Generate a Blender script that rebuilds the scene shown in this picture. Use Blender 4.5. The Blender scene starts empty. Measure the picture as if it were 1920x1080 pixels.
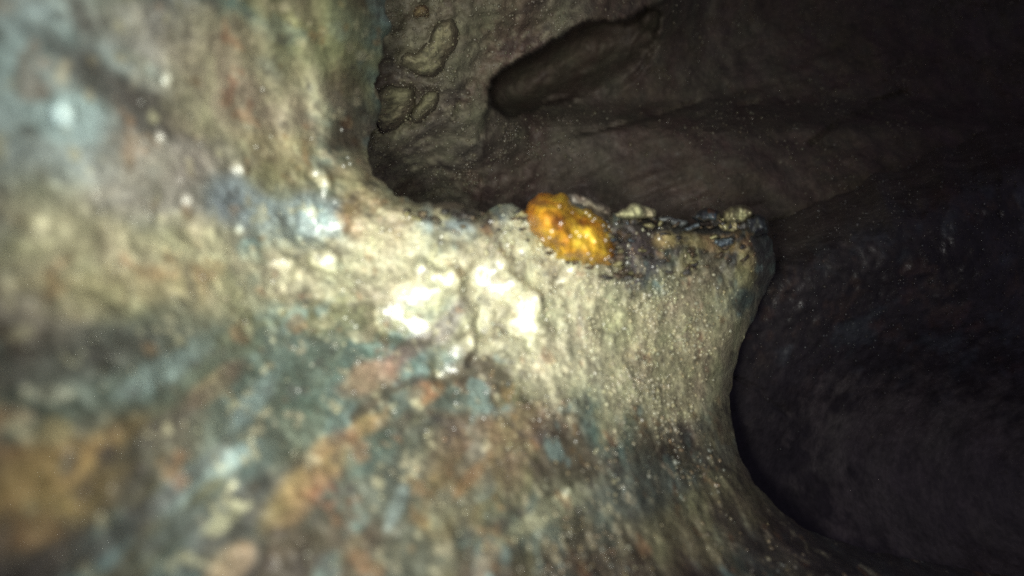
import bpy, math
import numpy as np
from mathutils import Vector

# ------------------------------------------------------------------ camera, world, lamps, exposure
SC = bpy.context.scene
U = 0.1                      # scene units per centimetre of pipe
FP = 1280.0                  # focal length in photograph pixels (1920 wide)

cam_d = bpy.data.cameras.new('inspection_camera')
cam_d.sensor_width = 36.0
cam_d.lens = 36.0 * FP / 1920.0
cam_d.clip_start = 0.01
cam_d.clip_end = 100.0
cam_d.dof.use_dof = True
cam_d.dof.focus_distance = 8.8 * U
cam_d.dof.aperture_fstop = 2.9
cam_o = bpy.data.objects.new('inspection_camera', cam_d)
SC.collection.objects.link(cam_o)
cam_o.location = (0, 0, 0)
cam_o.rotation_euler = (math.radians(90), 0, 0)
SC.camera = cam_o

world = bpy.data.worlds.new('World')
SC.world = world
world.use_nodes = True
_bg = world.node_tree.nodes['Background']
_bg.inputs[0].default_value = (0.55, 0.5, 0.75, 1)      # added purple fill that lifts the blacks; no daylight underground
_bg.inputs[1].default_value = 0.06


def led(name, pos, aim, watts, cone, size, col):
    """one light of the inspection head's own LED ring (the only light down here)"""
    l = bpy.data.lights.new(name, 'SPOT')
    l.energy = watts
    l.spot_size = math.radians(cone)
    l.spot_blend = 1.0
    l.shadow_soft_size = size * U
    l.color = col
    o = bpy.data.objects.new(name, l)
    SC.collection.objects.link(o)
    o.location = Vector(pos) * U
    d = (Vector(aim) - Vector(pos)).normalized()
    o.rotation_euler = d.to_track_quat('-Z', 'Y').to_euler()
    return o


LEDC = (0.97, 1.0, 0.86)
led('inspection_lamp', (-0.50, -0.35, -0.30), (-0.28, 5.2, 0.16), 13.0, 68, 0.2, LEDC)
led('inspection_lamp', (0.35, -0.35, 0.80), (-1.2, 8.0, 2.5), 7.2, 76, 0.2, LEDC)
led('inspection_lamp', (-0.80, -0.35, 0.25), (5.0, 10.0, -1.6), 5.5, 96, 0.2, (1.0, 0.95, 0.96))

SC.view_settings.view_transform = 'Standard'
SC.view_settings.look = 'None'
SC.view_settings.exposure = 0.35
SC.view_settings.gamma = 1.0
SC.view_settings.use_curve_mapping = False
SC.cycles.use_denoising = False
SC.cycles.max_bounces = 6
SC.cycles.sample_clamp_indirect = 3.0
SC.cycles.sample_clamp_direct = 10.0

# ------------------------------------------------------------------ numeric helpers
rng = np.random.default_rng(17)


def _hash(ix, iy, iz, seed):
    h = (ix.astype(np.int64) * 374761393 + iy.astype(np.int64) * 668265263 + iz.astype(np.int64) * 2147483647 + seed * 974711) & 0xFFFFFFFF
    h = ((h ^ (h >> 13)) * 1274126177) & 0xFFFFFFFF
    h = ((h ^ (h >> 16)) * 2246822519) & 0xFFFFFFFF
    return ((h ^ (h >> 15)) & 0xFFFFFF).astype(np.float64) / 0xFFFFFF


def vnoise(p, seed=0):
    """smooth value noise, -1..1, p is (n,3)"""
    i = np.floor(p).astype(np.int64)
    f = p - i
    w = f * f * f * (f * (f * 6 - 15) + 10)
    out = 0
    for dx in (0, 1):
        wx = w[:, 0] if dx else 1 - w[:, 0]
        for dy in (0, 1):
            wy = w[:, 1] if dy else 1 - w[:, 1]
            for dz in (0, 1):
                wz = w[:, 2] if dz else 1 - w[:, 2]
                out = out + wx * wy * wz * _hash(i[:, 0] + dx, i[:, 1] + dy, i[:, 2] + dz, seed)
    return out * 2 - 1


def fbm(p, freq, octaves=4, seed=0, gain=0.5):
    a, s, t = 1.0, 0.0, 0.0
    for o in range(octaves):
        s = s + a * vnoise(p * freq + o * 17.3, seed + o)
        t += a
        a *= gain
        freq *= 2.03
    return s / t


def sstep(a, b, x):
    t = np.clip((x - a) / (b - a), 0, 1)
    return t * t * (3 - 2 * t)


class TPS:
    """smooth depth field through control points (px, py, centimetres)"""
    def __init__(self, pts):
        p = np.array(pts, float)
        self.c = p[:, :2] / 500.0
        n = len(p)
        K = self._k(self.c, self.c) + np.eye(n) * 2e-3
        Pm = np.c_[np.ones(n), self.c]
        A = np.block([[K, Pm], [Pm.T, np.zeros((3, 3))]])
        self.w = np.linalg.solve(A, np.r_[p[:, 2], 0, 0, 0])

    def _k(self, a, b):
        r2 = ((a[:, None, :] - b[None, :, :]) ** 2).sum(-1)
        return 0.5 * r2 * np.log(r2 + 1e-12)

    def __call__(self, x, y):
        q = np.c_[np.ravel(x), np.ravel(y)] / 500.0
        out = np.empty(len(q))
        for s in range(0, len(q), 60000):
            e = q[s:s + 60000]
            out[s:s + 60000] = self._k(e, self.c) @ self.w[:-3] + np.c_[np.ones(len(e)), e] @ self.w[-3:]
        return out


def unproj(px, py, d):
    """photograph position + depth in centimetres -> scene point"""
    return np.c_[d * (px - 960) / FP, d, -d * (py - 540) / FP] * U


def densify(poly, step=6.0, closed=True):
    p = np.array(poly, float)
    q = np.roll(p, -1, 0) if closed else p[1:]
    p0 = p if closed else p[:-1]
    out = []
    for a, b in zip(p0, q):
        n = max(1, int(np.hypot(*(b - a)) / step))
        t = np.arange(n)[:, None] / n
        out.append(a + (b - a) * t)
    if not closed:
        out.append(p[-1:])
    return np.concatenate(out)


def smooth_closed(poly, k=2):
    """Chaikin corner cutting"""
    p = np.array(poly, float)
    for _ in range(k):
        q = np.roll(p, -1, 0)
        p = np.stack([0.75 * p + 0.25 * q, 0.25 * p + 0.75 * q], 1).reshape(-1, 2)
    return p


def poly_dist(x, y, poly, closed=True):
    """distance to the polyline, nearest point"""
    a = np.array(poly, float)
    b = np.roll(a, -1, 0) if closed else a[1:]
    a = a if closed else a[:-1]
    best = np.full(len(x), 1e18)
    nx = np.zeros(len(x)); ny = np.zeros(len(x))
    for (ax, ay), (bx, by) in zip(a, b):
        dx, dy = bx - ax, by - ay
        L = dx * dx + dy * dy + 1e-12
        t = np.clip(((x - ax) * dx + (y - ay) * dy) / L, 0, 1)
        qx, qy = ax + t * dx, ay + t * dy
        d = (x - qx) ** 2 + (y - qy) ** 2
        m = d < best
        best[m] = d[m]; nx[m] = qx[m]; ny[m] = qy[m]
    return np.sqrt(best), nx, ny


def inside(x, y, poly):
    p = np.array(poly, float)
    q = np.roll(p, -1, 0)
    c = np.zeros(len(x), bool)
    for (ax, ay), (bx, by) in zip(p, q):
        if ay == by:
            continue
        m = ((ay > y) != (by > y)) & (x < (bx - ax) * (y - ay) / (by - ay) + ax)
        c ^= m
    return c


def signed(x, y, poly):
    d, nx, ny = poly_dist(x, y, poly)
    ins = inside(x, y, poly)
    return np.where(ins, d, -d), nx, ny


# ------------------------------------------------------------------ mesh helpers
def mesh_from(name, verts, faces, mat, parent=None, colour=None, attrs=None, smooth=True):
    me = bpy.data.meshes.new(name)
    verts = np.asarray(verts, np.float32)
    faces = np.asarray(faces, np.int32)
    k = faces.shape[1]
    me.vertices.add(len(verts))
    me.vertices.foreach_set('co', verts.ravel())
    me.loops.add(faces.size)
    me.loops.foreach_set('vertex_index', faces.ravel())
    me.polygons.add(len(faces))
    me.polygons.foreach_set('loop_start', np.arange(0, faces.size, k, dtype=np.int32))
    me.polygons.foreach_set('loop_total', np.full(len(faces), k, np.int32))
    me.update(calc_edges=True)
    me.validate()
    if smooth and len(me.polygons):
        me.polygons.foreach_set('use_smooth', np.ones(len(me.polygons), bool))
    if colour is not None and len(me.vertices) == len(verts):
        a = me.color_attributes.new('pigment', 'FLOAT_COLOR', 'POINT')
        c = np.ones((len(verts), 4), np.float32)
        c[:, :3] = np.clip(colour, 0, 1)
        a.data.foreach_set('color', c.ravel())
    for n, v in (attrs or {}).items():
        a = me.attributes.new(n, 'FLOAT', 'POINT')
        a.data.foreach_set('value', np.asarray(v, np.float32))
    me.materials.append(mat)
    o = bpy.data.objects.new(name, me)
    SC.collection.objects.link(o)
    if parent is not None:
        o.parent = parent
    return o


def tag(o, label=None, cat=None, group=None, kind=None):
    if label: o['label'] = label
    if cat: o['category'] = cat
    if group: o['group'] = group
    if kind: o['kind'] = kind
    return o


def empty(name, pos):
    o = bpy.data.objects.new(name, None)
    o.empty_display_size = 0.02
    SC.collection.objects.link(o)
    o.location = pos
    return o


def adopt(child, parent):
    """parent without moving"""
    child.parent = parent
    child.matrix_parent_inverse = parent.matrix_basis.inverted()


def grid_sheet(x0, x1, y0, y1, step, poly):
    """grid over the plan, kept inside poly, border snapped to the outline"""
    gx = np.arange(x0, x1 + step, step); gy = np.arange(y0, y1 + step, step)
    nx_, ny_ = len(gx), len(gy)
    X, Y = np.meshgrid(gx, gy)
    x, y = X.ravel().astype(float), Y.ravel().astype(float)
    s, qx, qy = signed(x, y, poly)
    ins = (s > 0).reshape(ny_, nx_)
    cell = ins[:-1, :-1] | ins[1:, :-1] | ins[:-1, 1:] | ins[1:, 1:]
    jj, ii = np.nonzero(cell)
    a = jj * nx_ + ii
    f = np.stack([a, a + nx_, a + nx_ + 1, a + 1], 1)
    used = np.unique(f)
    remap = np.full(nx_ * ny_, -1); remap[used] = np.arange(len(used))
    f = remap[f]
    out = s[used] <= 0
    x, y, s = x[used], y[used], s[used]
    x = np.where(out, qx[used], x); y = np.where(out, qy[used], y); s = np.where(out, 0, s)
    # keep quads whose corners did not all land on the outline
    ok = (s[f] > 0).any(1)
    return x, y, s, f[ok]


def rim_closed(verts, faces, back):
    """close a sheet into a solid: back copies every vertex, rim joined"""
    n = len(verts)
    e = np.concatenate([faces[:, [0, 1]], faces[:, [1, 2]], faces[:, [2, 3]], faces[:, [3, 0]]])
    key = np.sort(e, 1)
    k = key[:, 0].astype(np.int64) * n + key[:, 1]
    u, inv, cnt = np.unique(k, return_inverse=True, return_counts=True)
    b = e[cnt[inv] == 1]
    side = np.stack([b[:, 1], b[:, 0], b[:, 0] + n, b[:, 1] + n], 1)
    return np.r_[verts, back], np.r_[faces, faces[:, ::-1] + n, side]


# ------------------------------------------------------------------ materials
def new_mat(name):
    m = bpy.data.materials.new(name)
    m.use_nodes = True
    nt = m.node_tree
    nt.nodes.clear()
    out = nt.nodes.new('ShaderNodeOutputMaterial')
    b = nt.nodes.new('ShaderNodeBsdfPrincipled')
    nt.links.new(b.outputs[0], out.inputs[0])
    return m, nt, b


def pigment_material(name, rough=(0.35, 0.75), coat=0.3, coat_rough=0.15, bump=0.5, grain=(60, 240), vary=0.45, tint=None, streak=None, wet=False, bdist=0.004, spec=0.5):
    """mesh pigment broken up by fine procedural grain, with a damp coat"""
    m, nt, b = new_mat(name)
    N, L = nt.nodes, nt.links
    tc = N.new('ShaderNodeTexCoord')
    vec = tc.outputs['Object']
    if streak:
        mp = N.new('ShaderNodeMapping')
        mp.inputs['Scale'].default_value = streak
        L.new(vec, mp.inputs['Vector'])
        vec = mp.outputs[0]
    at = N.new('ShaderNodeAttribute'); at.attribute_name = 'pigment'
    n1 = N.new('ShaderNodeTexNoise'); n1.inputs['Scale'].default_value = grain[0]; n1.inputs['Detail'].default_value = 6; n1.inputs['Roughness'].default_value = 0.65
    n2 = N.new('ShaderNodeTexNoise'); n2.inputs['Scale'].default_value = grain[1]; n2.inputs['Detail'].default_value = 4; n2.inputs['Roughness'].default_value = 0.7
    for n in (n1, n2):
        L.new(vec, n.inputs['Vector'])
    # brightness variation
    r1 = N.new('ShaderNodeMapRange'); r1.inputs['From Min'].default_value = 0.3; r1.inputs['From Max'].default_value = 0.7
    r1.inputs['To Min'].default_value = 1 - vary; r1.inputs['To Max'].default_value = 1 + vary
    L.new(n1.outputs['Fac'], r1.inputs['Value'])
    r2 = N.new('ShaderNodeMapRange'); r2.inputs['From Min'].default_value = 0.3; r2.inputs['From Max'].default_value = 0.7
    r2.inputs['To Min'].default_value = 1 - vary * 0.9; r2.inputs['To Max'].default_value = 1 + vary * 0.9
    L.new(n2.outputs['Fac'], r2.inputs['Value'])
    mu = N.new('ShaderNodeMath'); mu.operation = 'MULTIPLY'
    L.new(r1.outputs[0], mu.inputs[0]); L.new(r2.outputs[0], mu.inputs[1])
    vm = N.new('ShaderNodeVectorMath'); vm.operation = 'SCALE'
    L.new(at.outputs['Color'], vm.inputs[0]); L.new(mu.outputs[0], vm.inputs['Scale'])
    # a little hue drift
    hs = N.new('ShaderNodeHueSaturation')
    hr = N.new('ShaderNodeMapRange'); hr.inputs['From Min'].default_value = 0.3; hr.inputs['From Max'].default_value = 0.7
    hr.inputs['To Min'].default_value = 0.47; hr.inputs['To Max'].default_value = 0.53
    n3 = N.new('ShaderNodeTexNoise'); n3.inputs['Scale'].default_value = grain[0] * 0.6; n3.inputs['Detail'].default_value = 3
    L.new(vec, n3.inputs['Vector']); L.new(n3.outputs['Fac'], hr.inputs['Value']); L.new(hr.outputs[0], hs.inputs['Hue'])
    L.new(vm.outputs[0], hs.inputs['Color'])
    L.new(hs.outputs[0], b.inputs['Base Color'])
    rr = N.new('ShaderNodeMapRange'); rr.inputs['From Min'].default_value = 0.3; rr.inputs['From Max'].default_value = 0.7
    rr.inputs['To Min'].default_value = rough[0]; rr.inputs['To Max'].default_value = rough[1]
    L.new(n3.outputs['Fac'], rr.inputs['Value'])
    L.new(rr.outputs[0], b.inputs['Roughness'])
    b.inputs['Specular IOR Level'].default_value = spec
    b.inputs['Coat Weight'].default_value = coat
    b.inputs['Coat Roughness'].default_value = coat_rough
    b.inputs['Coat IOR'].default_value = 1.33
    bp = N.new('ShaderNodeBump'); bp.inputs['Strength'].default_value = bump; bp.inputs['Distance'].default_value = bdist
    bm = N.new('ShaderNodeMath'); bm.operation = 'MULTIPLY_ADD'; bm.inputs[1].default_value = 0.45
    L.new(n2.outputs['Fac'], bm.inputs[0]); L.new(n1.outputs['Fac'], bm.inputs[2])
    L.new(bm.outputs[0], bp.inputs['Height'])
    L.new(bp.outputs[0], b.inputs['Normal'])
    if wet:
        wa = N.new('ShaderNodeAttribute'); wa.attribute_name = 'wet'
        cw = N.new('ShaderNodeMapRange'); cw.inputs['To Min'].default_value = coat; cw.inputs['To Max'].default_value = 1.0
        L.new(wa.outputs['Fac'], cw.inputs['Value']); L.new(cw.outputs[0], b.inputs['Coat Weight'])
        cr = N.new('ShaderNodeMapRange'); cr.inputs['To Min'].default_value = coat_rough; cr.inputs['To Max'].default_value = 0.25
        L.new(wa.outputs['Fac'], cr.inputs['Value']); L.new(cr.outputs[0], b.inputs['Coat Roughness'])
        # standing water is smooth: the coat ignores the grain where wet
        ge = N.new('ShaderNodeNewGeometry')
        mx = N.new('ShaderNodeMix'); mx.data_type = 'VECTOR'
        hf = N.new('ShaderNodeMath'); hf.operation = 'MULTIPLY'; hf.inputs[1].default_value = 0.92
        L.new(wa.outputs['Fac'], hf.inputs[0]); L.new(hf.outputs[0], mx.inputs['Factor'])
        L.new(bp.outputs[0], mx.inputs[4]); L.new(ge.outputs['Normal'], mx.inputs[5])
        L.new(mx.outputs[1], b.inputs['Coat Normal'])
    return m


M_WALL = pigment_material('corroded_iron', rough=(0.35, 0.8), coat=0.22, coat_rough=0.22, bump=0.8, grain=(45, 240), vary=0.42, wet=True, streak=(1.0, 0.62, 1.0))
M_SOIL = pigment_material('damp_soil', rough=(0.5, 0.95), coat=0.08, coat_rough=0.25, bump=0.8, grain=(22, 110), vary=0.3, bdist=0.006)
M_BORE = pigment_material('iron_scale_painted_shade', rough=(0.3, 0.6), coat=0.25, coat_rough=0.2, bump=0.7, grain=(18, 85), vary=0.4, bdist=0.006)
M_STONE = pigment_material('stone', rough=(0.5, 0.9), coat=0.08, coat_rough=0.3, bump=0.6, grain=(35, 150), vary=0.25)
M_RUST = pigment_material('wet_orange_rust', rough=(0.35, 0.7), coat=0.45, coat_rough=0.2, bump=0.9, grain=(50, 220), vary=0.5)
M_GRIT = pigment_material('grit', rough=(0.2, 0.6), coat=0.9, coat_rough=0.14, bump=0.1, grain=(60, 200), vary=0.2)

m, nt, b = new_mat('water')
nt.nodes.remove(b)
_tr = nt.nodes.new('ShaderNodeBsdfTransparent'); _gl = nt.nodes.new('ShaderNodeBsdfGlossy'); _fr = nt.nodes.new('ShaderNodeFresnel'); _mx = nt.nodes.new('ShaderNodeMixShader')
_gl.inputs['Roughness'].default_value = 0.28
_fr.inputs['IOR'].default_value = 1.5
nt.links.new(_fr.outputs[0], _mx.inputs[0]); nt.links.new(_tr.outputs[0], _mx.inputs[1]); nt.links.new(_gl.outputs[0], _mx.inputs[2])
nt.links.new(_mx.outputs[0], [n for n in nt.nodes if n.type == 'OUTPUT_MATERIAL'][0].inputs[0])
M_WATER = m

# ------------------------------------------------------------------ the broken pipe wall nearest the camera
wall_depth = TPS([
    (-500, -400, 1.7), (-500, 100, 1.6), (-500, 540, 1.5), (-500, 1000, 1.4), (-500, 1500, 1.2),
    (0, -400, 2.1), (0, 0, 2.5), (0, 300, 2.5), (0, 540, 2.4), (0, 800, 2.2), (0, 1080, 2.0), (0, 1500, 1.5),
    (350, -400, 2.8), (350, 0, 3.5), (350, 300, 3.7), (350, 540, 3.5), (350, 800, 3.0), (350, 1080, 2.6), (400, 1500, 1.8),
    (700, -400, 3.8), (700, 0, 5.0), (690, 250, 5.6), (600, 400, 5.0), (740, 370, 5.35),
    (900, 400, 5.45), (1050, 430, 5.8), (1250, 440, 6.6), (1430, 430, 7.5),
    (600, 540, 4.65), (720, 600, 4.8), (900, 560, 5.2), (900, 660, 5.05), (1150, 600, 6.0), (1350, 650, 7.2), (1370, 740, 7.4),
    (500, 1080, 2.8), (700, 850, 3.8), (960, 1080, 3.5), (960, 850, 4.5), (1250, 900, 5.5), (1250, 1080, 4.5),
    (1560, 1010, 6.6), (1560, 1080, 5.7), (1920, 1080, 7.2), (960, 1500, 2.3), (1500, 1500, 3.0), (2300, 1200, 7.5), (2300, 1500, 5.0)])

RIM = [(760, -420), (735, -100), (722, 0), (728, 60), (712, 110), (704, 160), (708, 205), (700, 240), (686, 268), (690, 300), (700, 326),
       (728, 345), (742, 368), (790, 376), (850, 384), (905, 392), (945, 386), (985, 394), (1040, 388), (1085, 372), (1130, 380), (1155, 398),
       (1200, 404), (1250, 410), (1300, 416), (1350, 420), (1395, 412), (1432, 424), (1448, 452), (1456, 484), (1450, 515), (1432, 556),
       (1412, 600), (1392, 645), (1376, 695), (1368, 742), (1372, 800), (1388, 856), (1416, 908), (1452, 950), (1500, 985), (1550, 1008),
       (1640, 1035), (1760, 1058), (1920, 1085), (2320, 1180)]
OUTER = [(2320, 1520), (-520, 1520), (-520, -420)]


def rough_outline(poly, amp, scale, seed):
    p = densify(poly, 5, closed=False)
    q = np.c_[p / scale, np.zeros(len(p))]
    t = np.gradient(p, axis=0); t /= np.linalg.norm(t, axis=1)[:, None] + 1e-9
    a = amp(p) if callable(amp) else amp
    return p + np.c_[-t[:, 1], t[:, 0]] * (fbm(q, 1, 4, seed, 0.55) * a)[:, None]


rim_amp = lambda p: np.where((p[:, 0] > 1340) & (p[:, 1] > 520), 5.0, np.where(p[:, 1] < 330, 16.0, 13.0))
rim = rough_outline(RIM, rim_amp, 26.0, 3)
wall_poly = np.r_[rim, np.array(OUTER, float)]
VP = np.array([(780 - 960) / FP, 1.0, -(430 - 540) / FP]); VP /= np.linalg.norm(VP)


def along_pipe(P, k):
    """squash coordinates along the pipe's run so that scale and stains streak that way"""
    ax = P @ VP
    return P + (k - 1) * ax[:, None] * VP[None, :]


def blobs_mask(x, y, cx, cy, rx, ry, ang, warp):
    a = math.radians(ang)
    dx, dy = x - cx, y - cy
    u = (dx * math.cos(a) + dy * math.sin(a)) / rx
    v = (-dx * math.sin(a) + dy * math.cos(a)) / ry
    return 1 - sstep(0.55, 1.25, np.hypot(u, v) + warp)


x, y, s, f = grid_sheet(-520, 2320, -420, 1520, 4.0, wall_poly)
d0 = wall_depth(x, y)
P0 = unproj(x, y, d0) / U                      # centimetres
S0 = along_pipe(P0, 0.42)
sr, _, _ = poly_dist(x, y, rim, closed=False)    # distance to the broken rim only
# scale and pitting (relief in cm)
relief = 0.16 * fbm(S0, 1.1, 3, 5) + 0.075 * fbm(S0, 3.6, 3, 8, 0.6)
ridge_n = np.abs(fbm(S0, 4.5, 3, 12))
relief += 0.05 * (0.25 - ridge_n)
warp_s = 0.5 * fbm(P0, 1.3, 3, 25)
sandz = np.maximum(blobs_mask(x, y, 1080, 610, 330, 190, 12, warp_s), 0.8 * blobs_mask(x, y, 700, 520, 260, 110, 0, warp_s))
ulz = (1 - sstep(560, 720, x)) * (1 - sstep(260, 420, y))
relief += sandz * 0.05 * fbm(P0, 4.2, 3, 37, 0.6)
relief *= (1 - 0.4 * sandz) * (1 - 0.55 * ulz)
foldz = blobs_mask(x, y, 550, 140, 130, 190, -10, 0 * x)
relief += foldz * 0.03 * np.cos(2 * math.pi * (x - 0.24 * (y - 150) + 26 * fbm(P0, 0.9, 2, 27)) / 62.0)
crust = blobs_mask(x, y, 1290, 460, 170, 75, 8, warp_s)
relief += crust * 0.13 * fbm(P0, 5.5, 4, 29, 0.65)
fine = (0.026 + 0.03 * sandz) * fbm(along_pipe(P0, 0.65), 10, 3, 21, 0.7) * (1 - 0.6 * ulz)
# the lip: wall rolls away from the camera towards its edge
arc = sstep(1300, 1400, x) * sstep(480, 560, y)
topr = 1 - sstep(240, 340, y)
wroll = 34 + 14 * arc + 80 * topr
roll = np.clip(1 - sr / wroll, 0, 1) ** 2 * (0.35 + 0.05 * arc + 0.5 * topr)

# wet films: smooth standing water in hollows
nw = fbm(P0, 2.6, 3, 31, 0.45)
nw2 = fbm(P0, 7.5, 3, 33, 0.6)
FILMS = [  # (px, py, rx, ry, turn): little flats of standing water
    (735, 590, 34, 26, -20), (772, 612, 36, 22, 10), (760, 565, 38, 22, -30), (795, 545, 30, 20, 0), (792, 508, 13, 20, -20), (820, 525, 26, 14, 15), (846, 522, 12, 17, 0),
    (905, 525, 22, 32, 20), (930, 505, 28, 14, -30), (935, 540, 26, 18, 0), (934, 487, 8, 18, 0), (952, 535, 16, 16, 0), (976, 471, 17, 12, -50), (990, 580, 22, 26, 0), (985, 612, 40, 14, 5), (912, 605, 14, 26, 10), (1000, 560, 12, 10, 0),
    (994, 645, 6, 10, 0), (845, 690, 26, 14, 10), (828, 700, 14, 18, 10), (858, 662, 20, 24, 30), (880, 640, 9, 12, 0), (1060, 515, 26, 9, -45), (1072, 506, 14, 8, 0), (1050, 610, 14, 8, 0), (1030, 440, 8, 16, 30),
    (598, 418, 38, 26, 0), (622, 425, 20, 15, 0), (606, 365, 10, 34, 3), (580, 400, 16, 12, 0), (524, 494, 22, 13, 0), (608, 488, 22, 14, 0), (590, 325, 12, 12, 0),
    (1061, 691, 5, 6, 0), (1025, 914, 6, 7, 0), (1062, 924, 5, 12, 15), (1170, 565, 6, 8, 0), (1215, 575, 7, 7, 0), (310, 150, 9, 9, 0), (120, 212, 16, 16, 0), (445, 318, 14, 10, 20), (348, 376, 12, 10, 0), (300, 258, 10, 10, 0), (450, 430, 9, 9, 0)]
wet = np.zeros(len(x))
film = np.zeros(len(x)); film_w = np.zeros(len(x)) + 1e-9
LC = np.array((-0.38, -0.7, -0.25))
dirs = np.c_[(x - 960) / FP, np.ones(len(x)), -(y - 540) / FP]
for (cx, cy, rx, ry, an) in FILMS:
    m = (np.abs(x - cx) < 3 * max(rx, ry)) & (np.abs(y - cy) < 3 * max(rx, ry))
    a = math.radians(an)
    u = ((x[m] - cx) * math.cos(a) + (y[m] - cy) * math.sin(a)) / rx
    v = (-(x[m] - cx) * math.sin(a) + (y[m] - cy) * math.cos(a)) / ry
    r = np.hypot(u, v) + 0.4 * nw[m] + 0.45 * nw2[m]
    w = 1 - sstep(0.5, 1.05, r)
    gx, gy = (775, 565) if 720 < cx < 850 and 500 < cy < 620 else (945, 545) if 900 <= cx <= 1000 and 480 < cy < 620 else (850, 680) if 820 < cx < 885 and cy > 630 else (600, 405) if 575 < cx < 625 and 395 < cy < 430 else (cx, cy)
    k = np.argmin((x - gx) ** 2 + (y - gy) ** 2)
    R = np.linalg.norm(dirs[k] * (d0[k] + 0.5 * relief[k]) - LC)
    A = (dirs[m] ** 2).sum(1); B = dirs[m] @ LC; Cc = LC @ LC - R * R
    dd = (B + np.sqrt(B * B - A * Cc)) / A
    wet[m] = np.maximum(wet[m], w)
    w2 = (1 - sstep(0.8, 2.2, r)) + 1e-9
    film[m] += (dd - d0[m]) * w2 ** 2; film_w[m] += w2 ** 2
film = film / film_w
fb = np.clip(film_w, 0, 1)
relief = relief * (1 - fb) + fb * film
fine = fine * (1 - 0.85 * wet)
d = d0 + relief + fine + roll
V = unproj(x, y, d)

# pigment of the scale, stains and deposits, plus some painted shade
KH = (0.40, 0.37, 0.23); SAND = (0.47, 0.45, 0.31); TEAL = (0.105, 0.152, 0.135); BLUE = (0.36, 0.46, 0.48); DARK = (0.075, 0.065, 0.06)
RUST = (0.17, 0.115, 0.07); OCH = (0.32, 0.235, 0.11); MAUVE = (0.34, 0.31, 0.28); OLIVE = (0.21, 0.2, 0.11); AMBER = (0.52, 0.25, 0.03); BRN = (0.10, 0.083, 0.06)


def mixc(c, col, w):
    return c * (1 - w[:, None]) + np.array(col)[None, :] * w[:, None]


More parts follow.
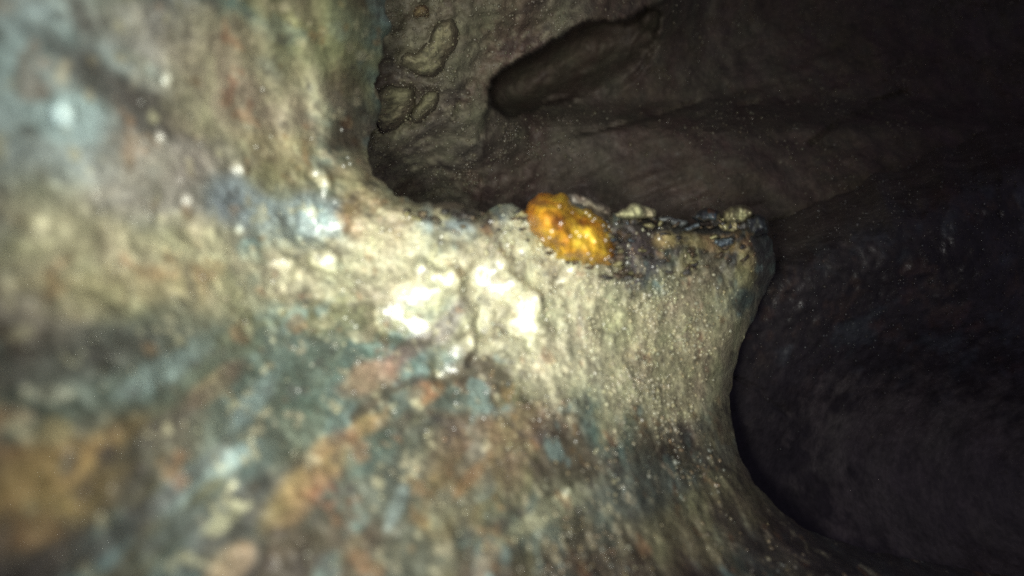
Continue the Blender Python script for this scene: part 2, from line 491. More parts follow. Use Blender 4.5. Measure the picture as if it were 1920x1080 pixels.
SS = along_pipe(P0, 0.30)
n_a = fbm(SS, 1.5, 4, 41); n_b = fbm(SS, 2.2, 4, 51); n_c = fbm(SS, 3.2, 4, 61, 0.6); n_d = fbm(P0, 1.6, 4, 71); n_e = fbm(SS, 5.0, 3, 81)
col = np.tile(np.array(BRN), (len(x), 1))
col = mixc(col, TEAL, sstep(-0.15, 0.3, n_a))
col = mixc(col, OLIVE, sstep(0.0, 0.35, n_b) * 0.8)
col = mixc(col, DARK, sstep(0.02, 0.35, -n_c) * 0.85)
col = mixc(col, (0.20, 0.29, 0.28), sstep(0.22, 0.42, n_e) * 0.6)
WALL_BLOBS = [
    # upper left: pale, bluish and mauve, blurred
    (120, 330, 420, 330, 0, MAUVE, 0.85), (60, 120, 260, 240, 0, BLUE, 0.55), (145, 215, 95, 50, 10, BLUE, 0.85), (20, 130, 60, 110, 0, BLUE, 0.6),
    (90, 60, 60, 60, 0, BLUE, 0.6), (280, 60, 150, 60, 20, MAUVE, 0.6), (240, 190, 210, 42, 36, DARK, 0.75), (400, 275, 150, 30, 32, DARK, 0.7), (160, 60, 22, 80, -15, DARK, 0.5),
    (300, 60, 26, 24, 0, DARK, 0.5), (330, 230, 190, 34, 34, DARK, 0.7),
    # brown ribbed area below the rim at the top
    (470, 180, 170, 160, 30, (0.34, 0.295, 0.21), 0.85), (560, 60, 130, 130, 0, OLIVE, 0.5), (600, 190, 20, 110, -10, SAND, 0.5), (650, 60, 60, 120, 0, OLIVE, 0.6), (660, 200, 40, 130, 0, BRN, 0.55),
    (560, 300, 120, 50, 25, OCH, 0.35), (690, 330, 90, 40, 25, KH, 0.6), (650, 230, 12, 14, 0, RUST, 0.8),
    # middle left
    (330, 300, 120, 50, 0, MAUVE, 0.6), (440, 375, 70, 50, 20, (0.22, 0.27, 0.31), 0.8), (560, 420, 110, 60, 0, BLUE, 0.6), (520, 335, 60, 36, 0, OLIVE, 0.6),
    (200, 480, 330, 110, 8, KH, 0.75), (300, 560, 330, 60, 0, OCH, 0.35), (560, 510, 160, 80, 0, SAND, 0.7), (700, 420, 60, 34, 20, (0.38, 0.2, 0.06), 0.8), (740, 430, 70, 50, 10, KH, 0.6),
    # along the lip
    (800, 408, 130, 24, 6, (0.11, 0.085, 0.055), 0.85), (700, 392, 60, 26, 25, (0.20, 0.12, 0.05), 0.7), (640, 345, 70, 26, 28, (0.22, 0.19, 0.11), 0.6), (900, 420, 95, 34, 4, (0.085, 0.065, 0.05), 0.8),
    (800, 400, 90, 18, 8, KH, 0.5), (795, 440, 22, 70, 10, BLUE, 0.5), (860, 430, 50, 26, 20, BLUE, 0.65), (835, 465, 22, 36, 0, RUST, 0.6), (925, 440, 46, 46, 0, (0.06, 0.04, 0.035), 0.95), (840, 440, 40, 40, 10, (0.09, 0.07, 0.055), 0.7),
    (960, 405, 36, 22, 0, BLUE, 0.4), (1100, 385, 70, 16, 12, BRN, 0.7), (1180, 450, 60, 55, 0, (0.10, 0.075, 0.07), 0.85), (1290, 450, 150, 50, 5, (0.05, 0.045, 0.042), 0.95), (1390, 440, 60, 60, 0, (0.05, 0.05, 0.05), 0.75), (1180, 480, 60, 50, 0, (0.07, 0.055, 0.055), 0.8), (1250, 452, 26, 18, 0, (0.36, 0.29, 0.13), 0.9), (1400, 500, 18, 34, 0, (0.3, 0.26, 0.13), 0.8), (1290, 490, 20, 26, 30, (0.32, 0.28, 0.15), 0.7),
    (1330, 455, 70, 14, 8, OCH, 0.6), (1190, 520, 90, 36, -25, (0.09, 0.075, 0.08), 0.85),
    # pale sandy deposit
    (900, 540, 240, 130, 10, SAND, 0.85), (1120, 640, 210, 150, 15, SAND, 0.9), (1250, 640, 170, 130, 0, KH, 0.8), (1340, 700, 70, 110, 10, KH, 0.6), (1000, 640, 120, 100, 0, SAND, 0.7),
    (760, 660, 90, 26, -40, (0.16, 0.12, 0.11), 0.8), (850, 590, 26, 70, 30, (0.20, 0.18, 0.17), 0.8), (840, 745, 70, 30, 20, TEAL, 0.6),
    # rust and teal flank
    (120, 1000, 330, 130, -30, (0.07, 0.06, 0.06), 0.6), (330, 830, 260, 60, -32, (0.08, 0.075, 0.07), 0.65), (80, 700, 260, 80, -8, (0.10, 0.09, 0.08), 0.6),
    (250, 700, 330, 110, -12, (0.09, 0.13, 0.115), 0.6), (520, 760, 200, 110, -25, (0.105, 0.14, 0.122), 0.65), (680, 900, 160, 110, -35, (0.11, 0.135, 0.112), 0.6), (400, 1000, 200, 90, -35, (0.08, 0.11, 0.10), 0.55), (800, 1020, 180, 80, -30, (0.11, 0.125, 0.095), 0.6), (1150, 960, 260, 100, -10, (0.13, 0.135, 0.09), 0.6),
    (705, 705, 70, 34, -30, (0.33, 0.225, 0.145), 0.7), (800, 735, 40, 22, -20, (0.32, 0.17, 0.09), 0.8), (740, 760, 60, 24, -30, TEAL, 0.6), (680, 800, 60, 22, -30, OCH, 0.7),
    (900, 860, 110, 80, -30, (0.19, 0.135, 0.085), 0.6), (960, 790, 70, 36, -20, RUST, 0.7), (850, 950, 60, 90, 20, OCH, 0.4), (880, 900, 60, 16, -50, (0.28, 0.18, 0.09), 0.7),
    (580, 900, 110, 36, -38, OCH, 0.8), (540, 960, 70, 34, -38, (0.25, 0.17, 0.085), 0.65), (620, 830, 50, 20, -35, (0.27, 0.18, 0.09), 0.6),
    (100, 900, 170, 90, -25, (0.27, 0.19, 0.085), 0.85), (200, 830, 110, 40, -35, (0.25, 0.17, 0.075), 0.65), (60, 960, 110, 60, -20, (0.26, 0.18, 0.085), 0.75), (200, 850, 26, 20, -40, DARK, 0.8), (130, 865, 20, 30, 20, DARK, 0.7),
    (330, 920, 100, 28, -38, (0.27, 0.37, 0.37), 0.8), (430, 865, 60, 18, -35, (0.29, 0.38, 0.37), 0.7), (190, 1030, 110, 34, -45, (0.2, 0.3, 0.3), 0.9), (480, 745, 20, 60, 40, (0.26, 0.34, 0.34), 0.5), (300, 700, 130, 30, -30, (0.24, 0.31, 0.3), 0.7),
    (100, 740, 50, 18, 0, (0.4, 0.4, 0.32), 0.6), (110, 810, 40, 32, 0, (0.42, 0.36, 0.2), 0.8), (20, 780, 50, 16, 0, (0.2, 0.10, 0.06), 0.5), (390, 730, 70, 24, -40, (0.38, 0.27, 0.17), 0.6),
    (60, 680, 260, 60, -6, DARK, 0.55), (260, 970, 200, 28, -38, DARK, 0.8), (60, 1030, 120, 70, 0, DARK, 0.7), (300, 800, 200, 24, -36, DARK, 0.6), (420, 990, 150, 40, -42, DARK, 0.6), (580, 1060, 130, 50, -35, DARK, 0.75),
    (430, 1060, 60, 30, -40, (0.35, 0.25, 0.16), 0.6), (740, 960, 14, 50, 25, (0.26, 0.33, 0.32), 0.5), (690, 850, 60, 30, -40, TEAL, 0.6),
    # bottom
    (1030, 960, 110, 22, -32, (0.38, 0.38, 0.25), 0.8), (1190, 920, 110, 60, -15, (0.12, 0.14, 0.125), 0.6), (1300, 810, 90, 22, -5, (0.12, 0.10, 0.08), 0.6), (1100, 1030, 130, 50, -20, BRN, 0.5), (1380, 880, 60, 110, -20, (0.27, 0.245, 0.155), 0.7),
    (1330, 990, 130, 70, -20, (0.28, 0.26, 0.15), 0.7), (1420, 930, 60, 50, 45, BRN, 0.5), (1340, 860, 30, 24, 0, DARK, 0.6), (1500, 1040, 160, 60, 20, (0.10, 0.085, 0.075), 0.8), (1700, 1070, 260, 60, 12, (0.06, 0.055, 0.055), 0.9)]  # rightmost two: the wall's fall into shade, painted as dark colour
wn = 0.55 * n_c + 0.35 * n_d + 0.2 * n_e
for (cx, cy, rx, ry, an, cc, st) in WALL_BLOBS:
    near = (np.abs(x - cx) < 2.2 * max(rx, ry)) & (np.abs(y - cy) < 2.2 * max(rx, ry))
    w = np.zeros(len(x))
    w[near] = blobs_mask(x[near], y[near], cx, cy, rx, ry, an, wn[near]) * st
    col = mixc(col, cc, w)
# speckle of small flecks
fl = fbm(along_pipe(P0, 0.7), 9.0, 3, 91, 0.6)
col = mixc(col, (0.48, 0.44, 0.30), sstep(0.28, 0.5, fl) * 0.55 * (1 - 0.7 * crust))
col = mixc(col, (0.06, 0.05, 0.05), sstep(0.28, 0.5, -fl) * 0.5)
fl2 = fbm(along_pipe(P0, 0.7), 6.0, 3, 95, 0.6)
col = mixc(col, (0.28, 0.15, 0.07), sstep(0.33, 0.55, fl2) * 0.4)

outer_back = unproj(x, y, d + 0.7)
Vc, Fc = rim_closed(V, f, outer_back)
pipe = empty('corroded_pipe', unproj(np.array([700.]), np.array([900.]), np.array([3.8]))[0])
wall_o = mesh_from('pipe_wall', Vc, Fc, M_WALL, None, np.r_[col, col], {'wet': np.r_[wet, wet]})
adopt(wall_o, pipe)
tag(pipe, 'corroded pipe wall crusted with rust and pale grit, broken along its upper edge', 'pipe')
WX, WY, WD, W_SR, W_WET, WC, W_CR = x, y, d, sr, wet, col, crust

STONES = [
    ([(716, 165), (740, 158), (772, 164), (782, 178), (772, 205), (756, 235), (738, 250), (716, 250), (704, 230), (704, 190)], -0.05, 0.55, 'broad tan stone set in the soil just right of the ragged pipe edge'),
    ([(806, 166), (822, 174), (818, 196), (800, 220), (782, 234), (768, 228), (776, 205), (790, 182)], 0.0, 0.45, 'narrow slanting stone wedged against the right side of the broad tan stone'),
    ([(750, 98), (786, 100), (800, 80), (820, 44), (846, 32), (860, 48), (852, 92), (834, 126), (814, 148), (792, 146), (768, 130), (748, 122)], 0.0, 0.5, 'bent olive stone in the soil above the narrow slanting stone'),
    ([(772, 18), (790, 8), (804, 14), (806, 28), (790, 34), (774, 30)], 0.05, 0.3, 'small brownish orange stone near the top of the soil face')]
STONE_PLANS = [t_[0] for t_ in STONES]

# ------------------------------------------------------------------ washed-out soil behind the break
soil_depth = TPS([
    (430, -520, 7), (430, 0, 8.2), (430, 300, 9.8), (430, 800, 12), (700, -200, 8), (700, 0, 8.4), (720, 150, 9.2), (720, 300, 10.8),
    (850, 0, 8.9), (850, 150, 9.7), (900, 280, 11.2), (1000, 50, 10), (1100, 0, 10.4), (1000, 250, 12.2), (800, 350, 12.4), (1000, 380, 12.8),
    (1200, 350, 12.8), (1200, 200, 13), (1400, 300, 12.8), (1400, 100, 14.5), (1900, 100, 15.5), (1700, 300, 13.6), (1400, 450, 12.8),
    (2400, 0, 17), (2400, 800, 15), (1300, -520, 11), (2400, -520, 15), (1300, 800, 13)])
HOLE = smooth_closed([(915, 182), (918, 150), (950, 124), (1000, 100), (1040, 76), (1085, 48), (1130, 34), (1180, 38), (1215, 12), (1245, 30),
                      (1228, 92), (1200, 132), (1160, 164), (1110, 184), (1060, 184), (1020, 200), (985, 217), (950, 217), (925, 204)], 2)
hn = densify(HOLE, 5)
hn = hn + 8.0 * np.c_[fbm(np.c_[hn / 24, np.zeros(len(hn))], 1, 3, 5), fbm(np.c_[hn / 24 + 40, np.zeros(len(hn))], 1, 3, 6)]
hn = hn + 5.0 * np.c_[fbm(np.c_[hn / 9, np.zeros(len(hn))], 1, 2, 15), fbm(np.c_[hn / 9 + 40, np.zeros(len(hn))], 1, 2, 16)]
frame_poly = [(430, -520), (2420, -520), (2420, 820), (430, 820)]
x, y, s, f = grid_sheet(430, 2420, -520, 820, 4.5, frame_poly)
d0 = soil_depth(x, y)
P0 = unproj(x, y, d0) / U
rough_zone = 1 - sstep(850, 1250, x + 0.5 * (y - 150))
relief = 0.28 * fbm(P0, 0.55, 3, 105) + 0.11 * fbm(P0, 2.0, 4, 111, 0.6) + (0.03 + 0.09 * rough_zone) * fbm(P0, 6.0, 3, 117, 0.7) + 0.22 * rough_zone * (0.25 - np.abs(fbm(P0, 1.9, 4, 119, 0.6)))
Q = np.c_[(P0[:, 0] * 0.9 - P0[:, 2] * -0.35) * 0.45, P0[:, 1] * 0.8, (P0[:, 2] * 0.93 - P0[:, 0] * 0.36) * 2.6]
relief += 0.16 * (0.25 - np.abs(fbm(Q, 0.8, 4, 151, 0.55))) + 0.09 * fbm(Q, 2.0, 3, 153, 0.6)
sh, _, _ = signed(x, y, hn)
BLOCK = np.r_[np.array([(430, 700), (430, -520), (1300, -520)], float), rough_outline([(1262, -60), (1245, -4), (1215, 14), (1180, 38), (1130, 36), (1085, 50), (1040, 78), (1000, 102), (950, 126), (920, 152),
                   (912, 190), (905, 232), (901, 262), (903, 300), (906, 345), (890, 400)], 7.0, 20.0, 19)]
sb, _, _ = signed(x, y, BLOCK)
block = sstep(-1, 10, -sb)
edge_hi = 1 - sstep(-45, 75, (x - 1060) * 0.55 + (y - 130) * 0.9)
hole = sstep(-3, 5, sh) * (0.12 + 2.6 * edge_hi) + sstep(0, 45, sh) * 0.5 + sstep(0, 12, sh) * 0.25 * fbm(P0, 1.8, 4, 161, 0.6)
CRACKS = [[(904, 345), (902, 300), (900, 262), (905, 232)], [(903, 312), (935, 312), (975, 304), (1010, 285), (1035, 262), (1065, 247), (1110, 243), (1160, 236), (1200, 222), (1262, 205), (1310, 188)],
          [(1055, 250), (1062, 315)], [(1245, 30), (1228, 92), (1200, 132), (1160, 164), (1110, 184), (1078, 192), (1058, 182), (1035, 184), (1000, 205), (975, 216)],
          [(860, 190), (842, 250), (815, 262)], [(1300, 220), (1360, 200), (1420, 190)], [(1520, 270), (1560, 235), (1640, 190), (1700, 170)]]
gro = np.zeros(len(x))
for c in CRACKS:
    p = rough_outline(c, 5.0, 18.0, 7)
    dd, _, _ = poly_dist(x, y, p, closed=False)
    gro = np.maximum(gro, np.exp(-(dd / 3.2) ** 2) * sstep(-0.35, 0.25, fbm(P0, 1.2, 2, 141)))
step1 = sstep(0, 14, y - np.interp(x, [905, 975, 1035, 1110, 1310, 1500], [313, 304, 262, 243, 188, 150])) * sstep(900, 925, x) * (1 - sstep(1300, 1500, x))
d = d0 + relief + hole + block * (0.8 + 0.9 * sstep(0, 90, -sb)) * (1 - 0.75 * sstep(180, 250, y)) + 0.35 * gro - 0.2 * step1 - 0.35 * edge_hi * np.exp(-(np.minimum(sh, 0) / 26) ** 2) * (sh < 4)
for ol in STONE_PLANS:
    so, _, _ = poly_dist(x, y, densify(smooth_closed(ol, 1), 6))
    d = d + 0.07 * np.exp(-(so / 5.0) ** 2)
V = unproj(x, y, d)
n_a = fbm(P0, 0.8, 4, 121); n_b = fbm(P0, 2.5, 4, 127, 0.6)
col = np.tile(np.array((0.15, 0.108, 0.08)), (len(x), 1))
col = mixc(col, (0.18, 0.155, 0.12), sstep(-0.2, 0.4, n_a))
col = mixc(col, (0.12, 0.13, 0.10), sstep(0.0, 0.4, n_b) * 0.5)
col = mixc(col, (0.06, 0.05, 0.045), sstep(0.05, 0.45, -n_b) * 0.6)
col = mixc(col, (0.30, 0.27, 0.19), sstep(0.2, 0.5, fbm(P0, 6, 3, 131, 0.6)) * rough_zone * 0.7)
col = mixc(col, (0.20, 0.175, 0.12), rough_zone * 0.6 * sstep(-0.3, 0.3, n_b))  # khaki near face, lightened further: part of its lit look is painted in
col = mixc(col, (0.095, 0.072, 0.06), block * 0.6)  # farther soil past the block edge: its dimness is put into the colour
back = unproj(x, y, d + 1.5)
Vc, Fc = rim_closed(V, f, back)
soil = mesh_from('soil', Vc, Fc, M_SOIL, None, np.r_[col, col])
tag(soil, kind='structure')
SX, SY, SD, SCOL, S_OUT = x, y, d, col, (1 - sstep(-16, -6, sh)) * sstep(6, 14, np.abs(sb))

# ------------------------------------------------------------------ the dark bore going off to the lower right
bore_depth = TPS([
    (1230, 420, 9.3), (1440, 420, 9.6), (1750, 300, 10.4), (1920, 250, 10.7), (1450, 600, 9.9), (1700, 600, 10.6), (1920, 600, 10.8), (1400, 750, 10),
    (1450, 900, 10.6), (1650, 850, 12), (1920, 900, 13.2), (1600, 1010, 10.8), (1920, 1080, 11.6), (2400, 900, 14), (2400, 300, 11.5), (1230, 700, 9.5), (1230, 1220, 9), (2400, 1220, 10.5), (1800, 1220, 10)])
btop = rough_outline([(1230, 440), (1330, 432), (1440, 418), (1500, 392), (1600, 352), (1700, 312), (1750, 286), (1850, 246), (1920, 214), (2420, 20)], 16.0, 40.0, 11)
bore_poly = np.r_[btop, np.array([(2420, 1240), (1230, 1240)], float)]
x, y, s, f = grid_sheet(1230, 2420, 0, 1240, 4.5, bore_poly)
d0 = bore_depth(x, y)
P0 = unproj(x, y, d0) / U
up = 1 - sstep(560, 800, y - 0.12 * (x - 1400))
st, _, _ = poly_dist(x, y, btop, closed=False)
relief = 0.12 * fbm(P0, 0.6, 2, 205) + (0.02 + 0.06 * up) * fbm(P0, 2.4, 4, 211, 0.62) + (0.02 + 0.045 * up) * fbm(P0, 7, 3, 215, 0.65)
roll = np.clip(1 - st / 130, 0, 1) ** 2 * (soil_depth(x, y) - d0 - 0.2).clip(0.5, 4)
cr, _, _ = poly_dist(x, y, rough_outline([(1375, 705), (1400, 715), (1425, 735), (1450, 760), (1480, 775)], 6, 20, 3), closed=False)
d = d0 + relief + roll + 0.10 * np.exp(-(cr / 4) ** 2)
V = unproj(x, y, d)
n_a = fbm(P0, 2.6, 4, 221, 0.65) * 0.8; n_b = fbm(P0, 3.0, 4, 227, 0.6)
col = np.tile(np.array((0.13, 0.113, 0.105)), (len(x), 1))  # lighter grey left showing at the lower right stands in for haze
col = mixc(col, (0.04, 0.034, 0.036), sstep(-0.3, 0.3, n_a + 1.2 * up + 0.9 * (1 - sstep(1400, 1640, x - 0.3 * (y - 700))) - 0.55))  # shade above and beside the arc painted dark into the pigment
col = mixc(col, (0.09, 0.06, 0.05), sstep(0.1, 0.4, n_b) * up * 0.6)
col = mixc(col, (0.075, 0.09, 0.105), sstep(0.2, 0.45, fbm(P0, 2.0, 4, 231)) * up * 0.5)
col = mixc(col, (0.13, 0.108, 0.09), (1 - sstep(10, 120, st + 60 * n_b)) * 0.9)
back = unproj(x, y, d + 0.9)
Vc, Fc = rim_closed(V, f, back)
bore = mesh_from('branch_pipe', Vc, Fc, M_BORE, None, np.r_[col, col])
tag(bore, 'dark hollow iron pipe bore curving away in the lower right', 'pipe')
BX, BY, BD, BCOL = x, y, d, col


# ------------------------------------------------------------------ stones and lumps
def lump(name, outline, depth, height, mat, cols, seed, bulge=0.5, amp=0.06, step=3.0, jag=3.0, round_w=None, back=0.6, nscale=2.5, smooth=2, humps=None):
    """a rounded solid with the plan of outline, its middle standing proud by height (cm)"""
    p = densify(smooth_closed(outline, smooth), 4)
    p = p + jag * np.c_[fbm(np.c_[p / 22, np.full(len(p), seed)], 1, 3, seed), fbm(np.c_[p / 22 + 30, np.full(len(p), seed)], 1, 3, seed + 1)]
    x, y, s, f = grid_sheet(p[:, 0].min() - 4, p[:, 0].max() + 4, p[:, 1].min() - 4, p[:, 1].max() + 4, step, p)
    w = round_w or max(6.0, s.max() * bulge * 1.6)
    t = np.clip(s / w, 0, 1)
    prof = np.sqrt(np.clip(1 - (1 - t) ** 2, 0, 1))
    base = depth(x, y) if callable(depth) else np.full(len(x), float(depth))
    P0 = unproj(x, y, base) / U
    n = fbm(P0 + seed * 3.1, nscale, 4, seed, 0.55)
    hh = height * np.ones(len(x))
    for (hx, hy, hr, ha) in humps or []:
        hh = hh + ha * np.exp(-((x - hx) ** 2 + (y - hy) ** 2) / hr ** 2)
    d = base - prof * (hh + amp * n * 2) + 0.0
    Vf = unproj(x, y, d)
    Vb = unproj(x, y, base + back * (0.15 + prof))
    Vc, Fc = rim_closed(Vf, f, Vb)
    c0, c1, c2 = [np.array(c) for c in cols]
    na = fbm(P0 + seed, nscale * 0.8, 4, seed + 7)
    nb = fbm(P0 + seed, nscale * 2.2, 3, seed + 8)
    col = np.tile(c0, (len(x), 1))
    col = mixc(col, c1, sstep(-0.1, 0.35, na))
    col = mixc(col, c2, sstep(0.1, 0.45, nb) * 0.8)
    org = Vf.mean(0)
    o = mesh_from(name, Vc - org, Fc, mat, None, np.r_[col, col])
    o.location = org
    return o, (x, y, d)


soil_at = lambda off: (lambda x, y: soil_depth(x, y) + off)
wall_at = lambda off: (lambda x, y: wall_depth(x, y) + off)
STC = ((0.21, 0.18, 0.115), (0.25, 0.21, 0.135), (0.15, 0.13, 0.09))
STONE_GRAINS = []
for i, (ol, off, h, lab) in enumerate(STONES):
    cc = STC if i != 3 else ((0.20, 0.125, 0.07), (0.24, 0.16, 0.09), (0.15, 0.12, 0.08))
    o, arr = lump('stone', ol, soil_at(off), h * 0.85, M_SOIL, cc, 300 + 11 * i, amp=0.05, step=2.0, jag=6.0, round_w=19, nscale=7.0, smooth=1)
    STONE_GRAINS.append((o, arr, cc))
    tag(o, lab, 'stone', 'stones bedded in the soil')

# orange rust lump on the lip
LUMP = [(984, 410), (990, 384), (1010, 366), (1034, 360), (1054, 368), (1066, 388), (1092, 394), (1126, 396), (1142, 416), (1150, 446), (1166, 470),
        (1160, 488), (1138, 500), (1104, 504), (1070, 498), (1044, 486), (1030, 462), (1004, 440)]
lump_o, (LX, LY, LD) = lump('rust_lump', LUMP, wall_at(0.12), 0.55, M_RUST, ((0.60, 0.29, 0.02), (0.74, 0.43, 0.04), (0.26, 0.11, 0.025)), 401, amp=0.10, step=2.0, jag=12.0, bulge=0.5, nscale=2.6,
                               humps=[(1030, 400, 36, 0.25), (1110, 470, 45, 0.22), (1120, 420, 25, 0.12)])
tag(lump_o, 'glossy bright orange rust lump beaded with water on the broken lip', 'rust lump')

CRUMBS = [
    ('rust_flake', [(1052, 376), (1070, 364), (1100, 368), (1132, 378), (1152, 396), (1140, 404), (1100, 396), (1066, 388)], 0.25, 0.2, ((0.16, 0.13, 0.1), (0.24, 0.22, 0.19), (0.1, 0.07, 0.05)), 'grey brown rust flake curling up behind the orange lump', 'flake'),
    ('crumb', [(1150, 402), (1162, 390), (1180, 384), (1202, 382), (1222, 388), (1236, 402), (1220, 412), (1180, 414), (1156, 412)], 0.15, 0.25, ((0.3, 0.27, 0.17), (0.36, 0.33, 0.2), (0.2, 0.17, 0.11)), 'pale khaki crumb on the lip right of the orange lump', 'crumb'),
    ('crumb', [(1234, 404), (1252, 402), (1272, 410), (1290, 414), (1286, 424), (1260, 422), (1238, 416)], 0.15, 0.2, ((0.2, 0.21, 0.21), (0.3, 0.32, 0.33), (0.12, 0.11, 0.1)), 'small flat grey crumb midway along the right part of the lip', 'crumb'),
    ('pebble', [(1296, 408), (1306, 394), (1326, 388), (1348, 392), (1354, 406), (1346, 418), (1318, 420), (1300, 418)], 0.1, 0.35, ((0.04, 0.045, 0.05), (0.09, 0.16, 0.2), (0.16, 0.06, 0.03)), 'black blue-glinting pebble on the lip beside the tan pebble', 'pebble'),
    ('pebble', [(1354, 408), (1360, 394), (1380, 386), (1404, 386), (1416, 396), (1408, 414), (1382, 422), (1360, 420)], 0.05, 0.35, ((0.24, 0.21, 0.12), (0.3, 0.27, 0.16), (0.12, 0.1, 0.07)), 'tan pebble near the right end of the broken lip', 'pebble'),
    ('pebble', [(1400, 404), (1416, 396), (1432, 402), (1442, 420), (1440, 440), (1422, 446), (1402, 436), (1396, 420)], 0.0, 0.4, ((0.03, 0.032, 0.036), (0.05, 0.06, 0.065), (0.09, 0.09, 0.07)), 'shiny black pebble at the very right end of the broken lip', 'pebble')]
for i, (nm, ol, off, h, cc, lab, cat) in enumerate(CRUMBS):
    o, _ = lump(nm, ol, wall_at(off), h, M_GRIT if nm == 'pebble' else M_STONE, cc, 500 + 13 * i, amp=0.13, step=2.0, jag=8.0, back=0.35, nscale=5.0, round_w=12)
    tag(o, lab, cat, 'loose bits along the broken lip')

M_CRUST = pigment_material('wet_black_crust', rough=(0.25, 0.6), coat=0.7, coat_rough=0.16, bump=0.9, grain=(50, 190), vary=0.5)
CR_COLS = [((0.05, 0.045, 0.045), (0.09, 0.085, 0.085), (0.16, 0.09, 0.05)), ((0.09, 0.06, 0.045), (0.13, 0.09, 0.06), (0.05, 0.045, 0.05)),
           ((0.26, 0.22, 0.12), (0.32, 0.27, 0.15), (0.14, 0.11, 0.07)), ((0.10, 0.13, 0.15), (0.17, 0.22, 0.24), (0.06, 0.06, 0.06))]
crng = np.random.default_rng(5)
for i in range(128):
    if i < 26:
        cx = crng.uniform(1160, 1445); cy = np.interp(cx, [1160, 1300, 1400, 1445], [408, 420, 414, 440]) + crng.uniform(-4, 14)
    elif i < 74:
        cx = crng.uniform(1130, 1440); cy = 440 + crng.uniform(0, 80) * (1.2 - 0.5 * (cx - 1130) / 310)
    elif i < 102:
        cx = crng.uniform(750, 990); cy = 396 + crng.uniform(0, 55) * (cx - 700) / 290
    elif i >= 112:
        t_ = crng.random(); cx = 1120 + 45 * t_ + crng.uniform(-6, 16); cy = 402 + 100 * t_ + crng.uniform(-6, 6)
    else:
        t_ = crng.random(); cx = 1000 + 150 * t_ + crng.uniform(-10, 10); cy = 445 + 62 * t_ ** 0.7 + crng.uniform(0, 14)
    rad = crng.uniform(4.5, 11) * (1.7 if i % 7 == 0 else 1)
    th = np.sort(crng.uniform(0, 2 * math.pi, 9))
    ol = np.c_[cx + rad * crng.uniform(0.9, 1.5) * np.cos(th) * crng.uniform(0.75, 1.2, 9), cy + rad * 0.75 * np.sin(th) * crng.uniform(0.75, 1.2, 9)]
    cc = CR_COLS[crng.choice(4, p=[0.42, 0.26, 0.2, 0.12])]
    o, _ = lump('crust_piece', ol, wall_at(0.02 if i < 112 else -0.22), 0.10 + rad * 0.009, M_CRUST, cc, 700 + 7 * i, amp=0.09, step=2.2, jag=6.0, back=0.3, nscale=9.0, round_w=6, smooth=1)
    bpy.context.view_layer.update()
    adopt(o, pipe)

# ------------------------------------------------------------------ grit, and beads of water
_t = (1 + 5 ** 0.5) / 2
ICO_V = np.array([(-1, _t, 0), (1, _t, 0), (-1, -_t, 0), (1, -_t, 0), (0, -1, _t), (0, 1, _t), (0, -1, -_t), (0, 1, -_t), (_t, 0, -1), (_t, 0, 1), (-_t, 0, -1), (-_t, 0, 1)], float)
ICO_V /= np.linalg.norm(ICO_V[0])
ICO_F = np.array([(0, 11, 5), (0, 5, 1), (0, 1, 7), (0, 7, 10), (0, 10, 11), (1, 5, 9), (5, 11, 4), (11, 10, 2), (10, 7, 6), (7, 1, 8),
                  (3, 9, 4), (3, 4, 2), (3, 2, 6), (3, 6, 8), (3, 8, 9), (4, 9, 5), (2, 4, 11), (6, 2, 10), (8, 6, 7), (9, 8, 1)])


def grit(name, X, Y, D, C, prob, count, r_px, palette, parent, mat=M_GRIT, sink=0.35, stretch=0.0):
    p = prob / prob.sum()
    k = rng.choice(len(X), count, p=p)
    px = X[k] + rng.uniform(-2, 2, count); py = Y[k] + rng.uniform(-2, 2, count)
    r = r_px[0] + (r_px[1] - r_px[0]) * rng.random(count) ** 3.5
    rc = r * D[k] / FP                               # cm
    c = unproj(px, py, D[k]) / U
    c = c - c / np.linalg.norm(c, axis=1)[:, None] * (rc * (1 - 2 * sink))[:, None]
    sc = rc[:, None] * rng.uniform(0.6, 1.25, (count, 3))
    vv = ICO_V[None] * (1 + 0.25 * (rng.random((count, 12, 1)) - 0.5)) * sc[:, None, :]
    if stretch:
        vv = vv + (vv @ VP)[:, :, None] * VP * stretch
    vv = (vv + c[:, None, :]).reshape(-1, 3) * U
    ff = (ICO_F[None] + (np.arange(count) * 12)[:, None, None]).reshape(-1, 3)
    pal = np.array(palette)
    cc = pal[rng.integers(0, len(pal), count)] * rng.uniform(0.7, 1.25, (count, 1)) * 0.35 + 0.65 * C[k]
    o = mesh_from(name, vv, ff, mat, None, np.repeat(cc, 12, 0))
    if parent is not None:
        adopt(o, parent)
    tag(o, kind='stuff')
    return o


inframe = (1 - 0.75 * W_CR) * sstep(8, 26 + 90 * sstep(1280, 1400, WX) * sstep(440, 560, WY), W_SR) * (1 - W_WET) * ((WX > -60) & (WX < 1980) & (WY > -60) & (WY < 1140)).astype(float)
pal_sand = [(0.50, 0.48, 0.34), (0.42, 0.38, 0.24), (0.56, 0.54, 0.44), (0.3, 0.27, 0.17), (0.38, 0.3, 0.16), (0.2, 0.2, 0.17)]
sand_p = (blobs_mask(WX, WY, 1080, 600, 320, 200, 12, wn) + 0.9 * blobs_mask(WX, WY, 1300, 560, 160, 220, 0, wn) + 0.25 * blobs_mask(WX, WY, 700, 520, 280, 120, 0, wn)) * inframe
grit('sand_grains', WX, WY, WD, WC, sand_p * (1 - 0.6 * sstep(1180, 1340, WX)) * (0.25 + sstep(-0.1, 0.3, fbm(unproj(WX, WY, WD) / U, 2.2, 3, 333))), 5500, (0.9, 5.5), pal_sand, pipe, sink=0.66)
pal_mix = [(0.4, 0.36, 0.22), (0.3, 0.2, 0.1), (0.16, 0.2, 0.19), (0.1, 0.09, 0.08), (0.46, 0.44, 0.36), (0.33, 0.24, 0.12)]
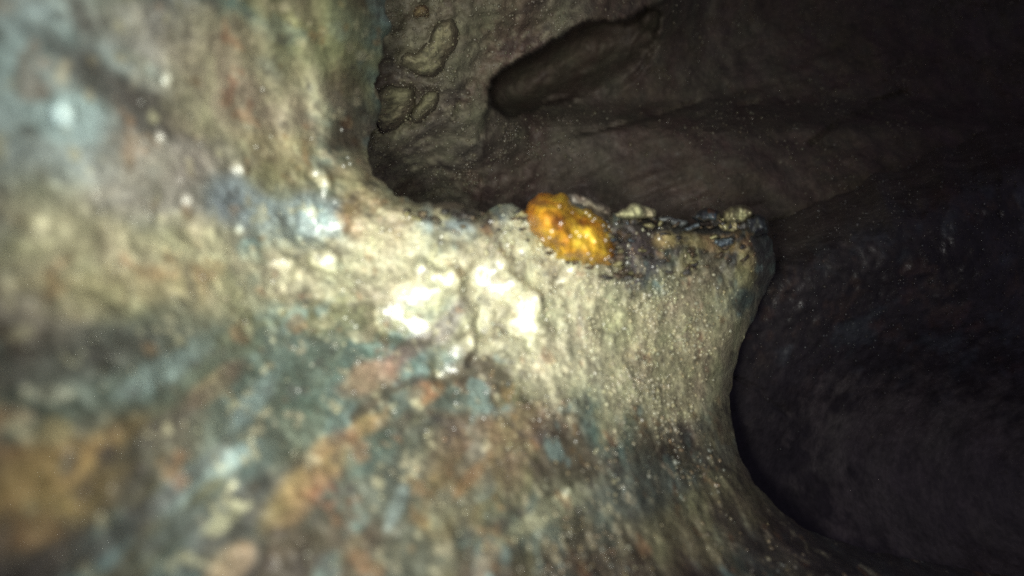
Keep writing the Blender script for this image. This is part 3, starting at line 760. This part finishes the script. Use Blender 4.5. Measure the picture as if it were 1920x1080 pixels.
mix_p = inframe * (0.25 + sstep(700, 1200, WX)) * sstep(380, 480, WY)
grit('rust_grains', WX, WY, WD, WC, mix_p * (0.15 + sstep(0.0, 0.35, fbm(unproj(WX, WY, WD) / U, 2.6, 3, 335))), 3800, (0.9, 5.5), pal_mix, pipe, stretch=0.6, sink=0.64)
pal_soil = [(0.2, 0.18, 0.12), (0.13, 0.11, 0.08), (0.28, 0.26, 0.2), (0.09, 0.08, 0.07), (0.17, 0.14, 0.08)]
vis = ((SX > 640) & (SX < 1980) & (SY > -60) & (SY < 460)).astype(float)
rz = 1 - sstep(850, 1250, SX + 0.5 * (SY - 150))
sgr = grit('soil_grains', SX, SY, SD, SCOL, vis * S_OUT * (0.1 + sstep(-0.05, 0.35, fbm(unproj(SX, SY, SD) / U, 1.1, 3, 337))) * (0.08 + rz), 16000, (0.9, 4.2), pal_soil, soil, sink=0.55)
for o, (ax, ay, ad), cc in STONE_GRAINS:
    bpy.context.view_layer.update()
    grit('grains', ax, ay, ad, np.tile(np.array(cc[0]), (len(ax), 1)), np.ones(len(ax)), 40 + len(ax) // 14, (0.9, 3.4), pal_soil, o, sink=0.6)
bvis = ((BX > 1350) & (BX < 1980) & (BY > 180) & (BY < 900)).astype(float)
grit('scale_grains', BX, BY, BD, BCOL, bvis * (1.05 - sstep(520, 780, BY)), 2600, (1.0, 3.4), [(0.05, 0.05, 0.055), (0.09, 0.1, 0.11), (0.1, 0.08, 0.06), (0.03, 0.03, 0.03)], bore)


def drop_mesh():
    n, r = 14, 6
    vs, fs = [(0, 0, 1)], []
    for j in range(1, r + 1):
        a = j / r * math.pi * 0.62
        for i in range(n):
            t = 2 * math.pi * i / n
            vs.append((math.sin(a) * math.cos(t), math.sin(a) * math.sin(t), math.cos(a)))
    tri = [(0, 1 + i, 1 + (i + 1) % n) for i in range(n)]
    quads = [(1 + j * n + i, 1 + (j + 1) * n + i, 1 + (j + 1) * n + (i + 1) % n, 1 + j * n + (i + 1) % n) for j in range(r - 1) for i in range(n)]
    me = bpy.data.meshes.new('water_bead')
    me.from_pydata(vs, [], tri + quads)
    for p in me.polygons:
        p.use_smooth = True
    me.materials.append(M_WATER)
    return me


DROP = drop_mesh()


def beads(X, Y, D, prob, count, r_px, parent):
    k = rng.choice(len(X), count, p=prob / prob.sum(), replace=False)
    for q in k:
        r = rng.uniform(*r_px) * D[q] / FP * U
        c = Vector(unproj(X[q:q + 1], Y[q:q + 1], D[q:q + 1])[0])
        o = bpy.data.objects.new('water_bead', DROP)
        SC.collection.objects.link(o)
        o.location = c
        o.rotation_euler = (-c).to_track_quat('Z', 'Y').to_euler()
        o.scale = (r, r * rng.uniform(0.85, 1.1), r * 0.32)
        adopt(o, parent)


beads(LX, LY, LD, ((LY > 385) & (LX < 1155)).astype(float) * (0.3 + sstep(1000, 1120, LX)), 30, (4.0, 8.0), lump_o)
lip_p = (blobs_mask(WX, WY, 1000, 440, 330, 80, 4, 0 * WX) + 0.3 * blobs_mask(WX, WY, 900, 650, 400, 250, 0, 0 * WX) + 0.2 * blobs_mask(WX, WY, 400, 350, 400, 250, 0, 0 * WX)) * inframe
beads(WX, WY, WD, lip_p, 150, (3.0, 7.0), pipe)
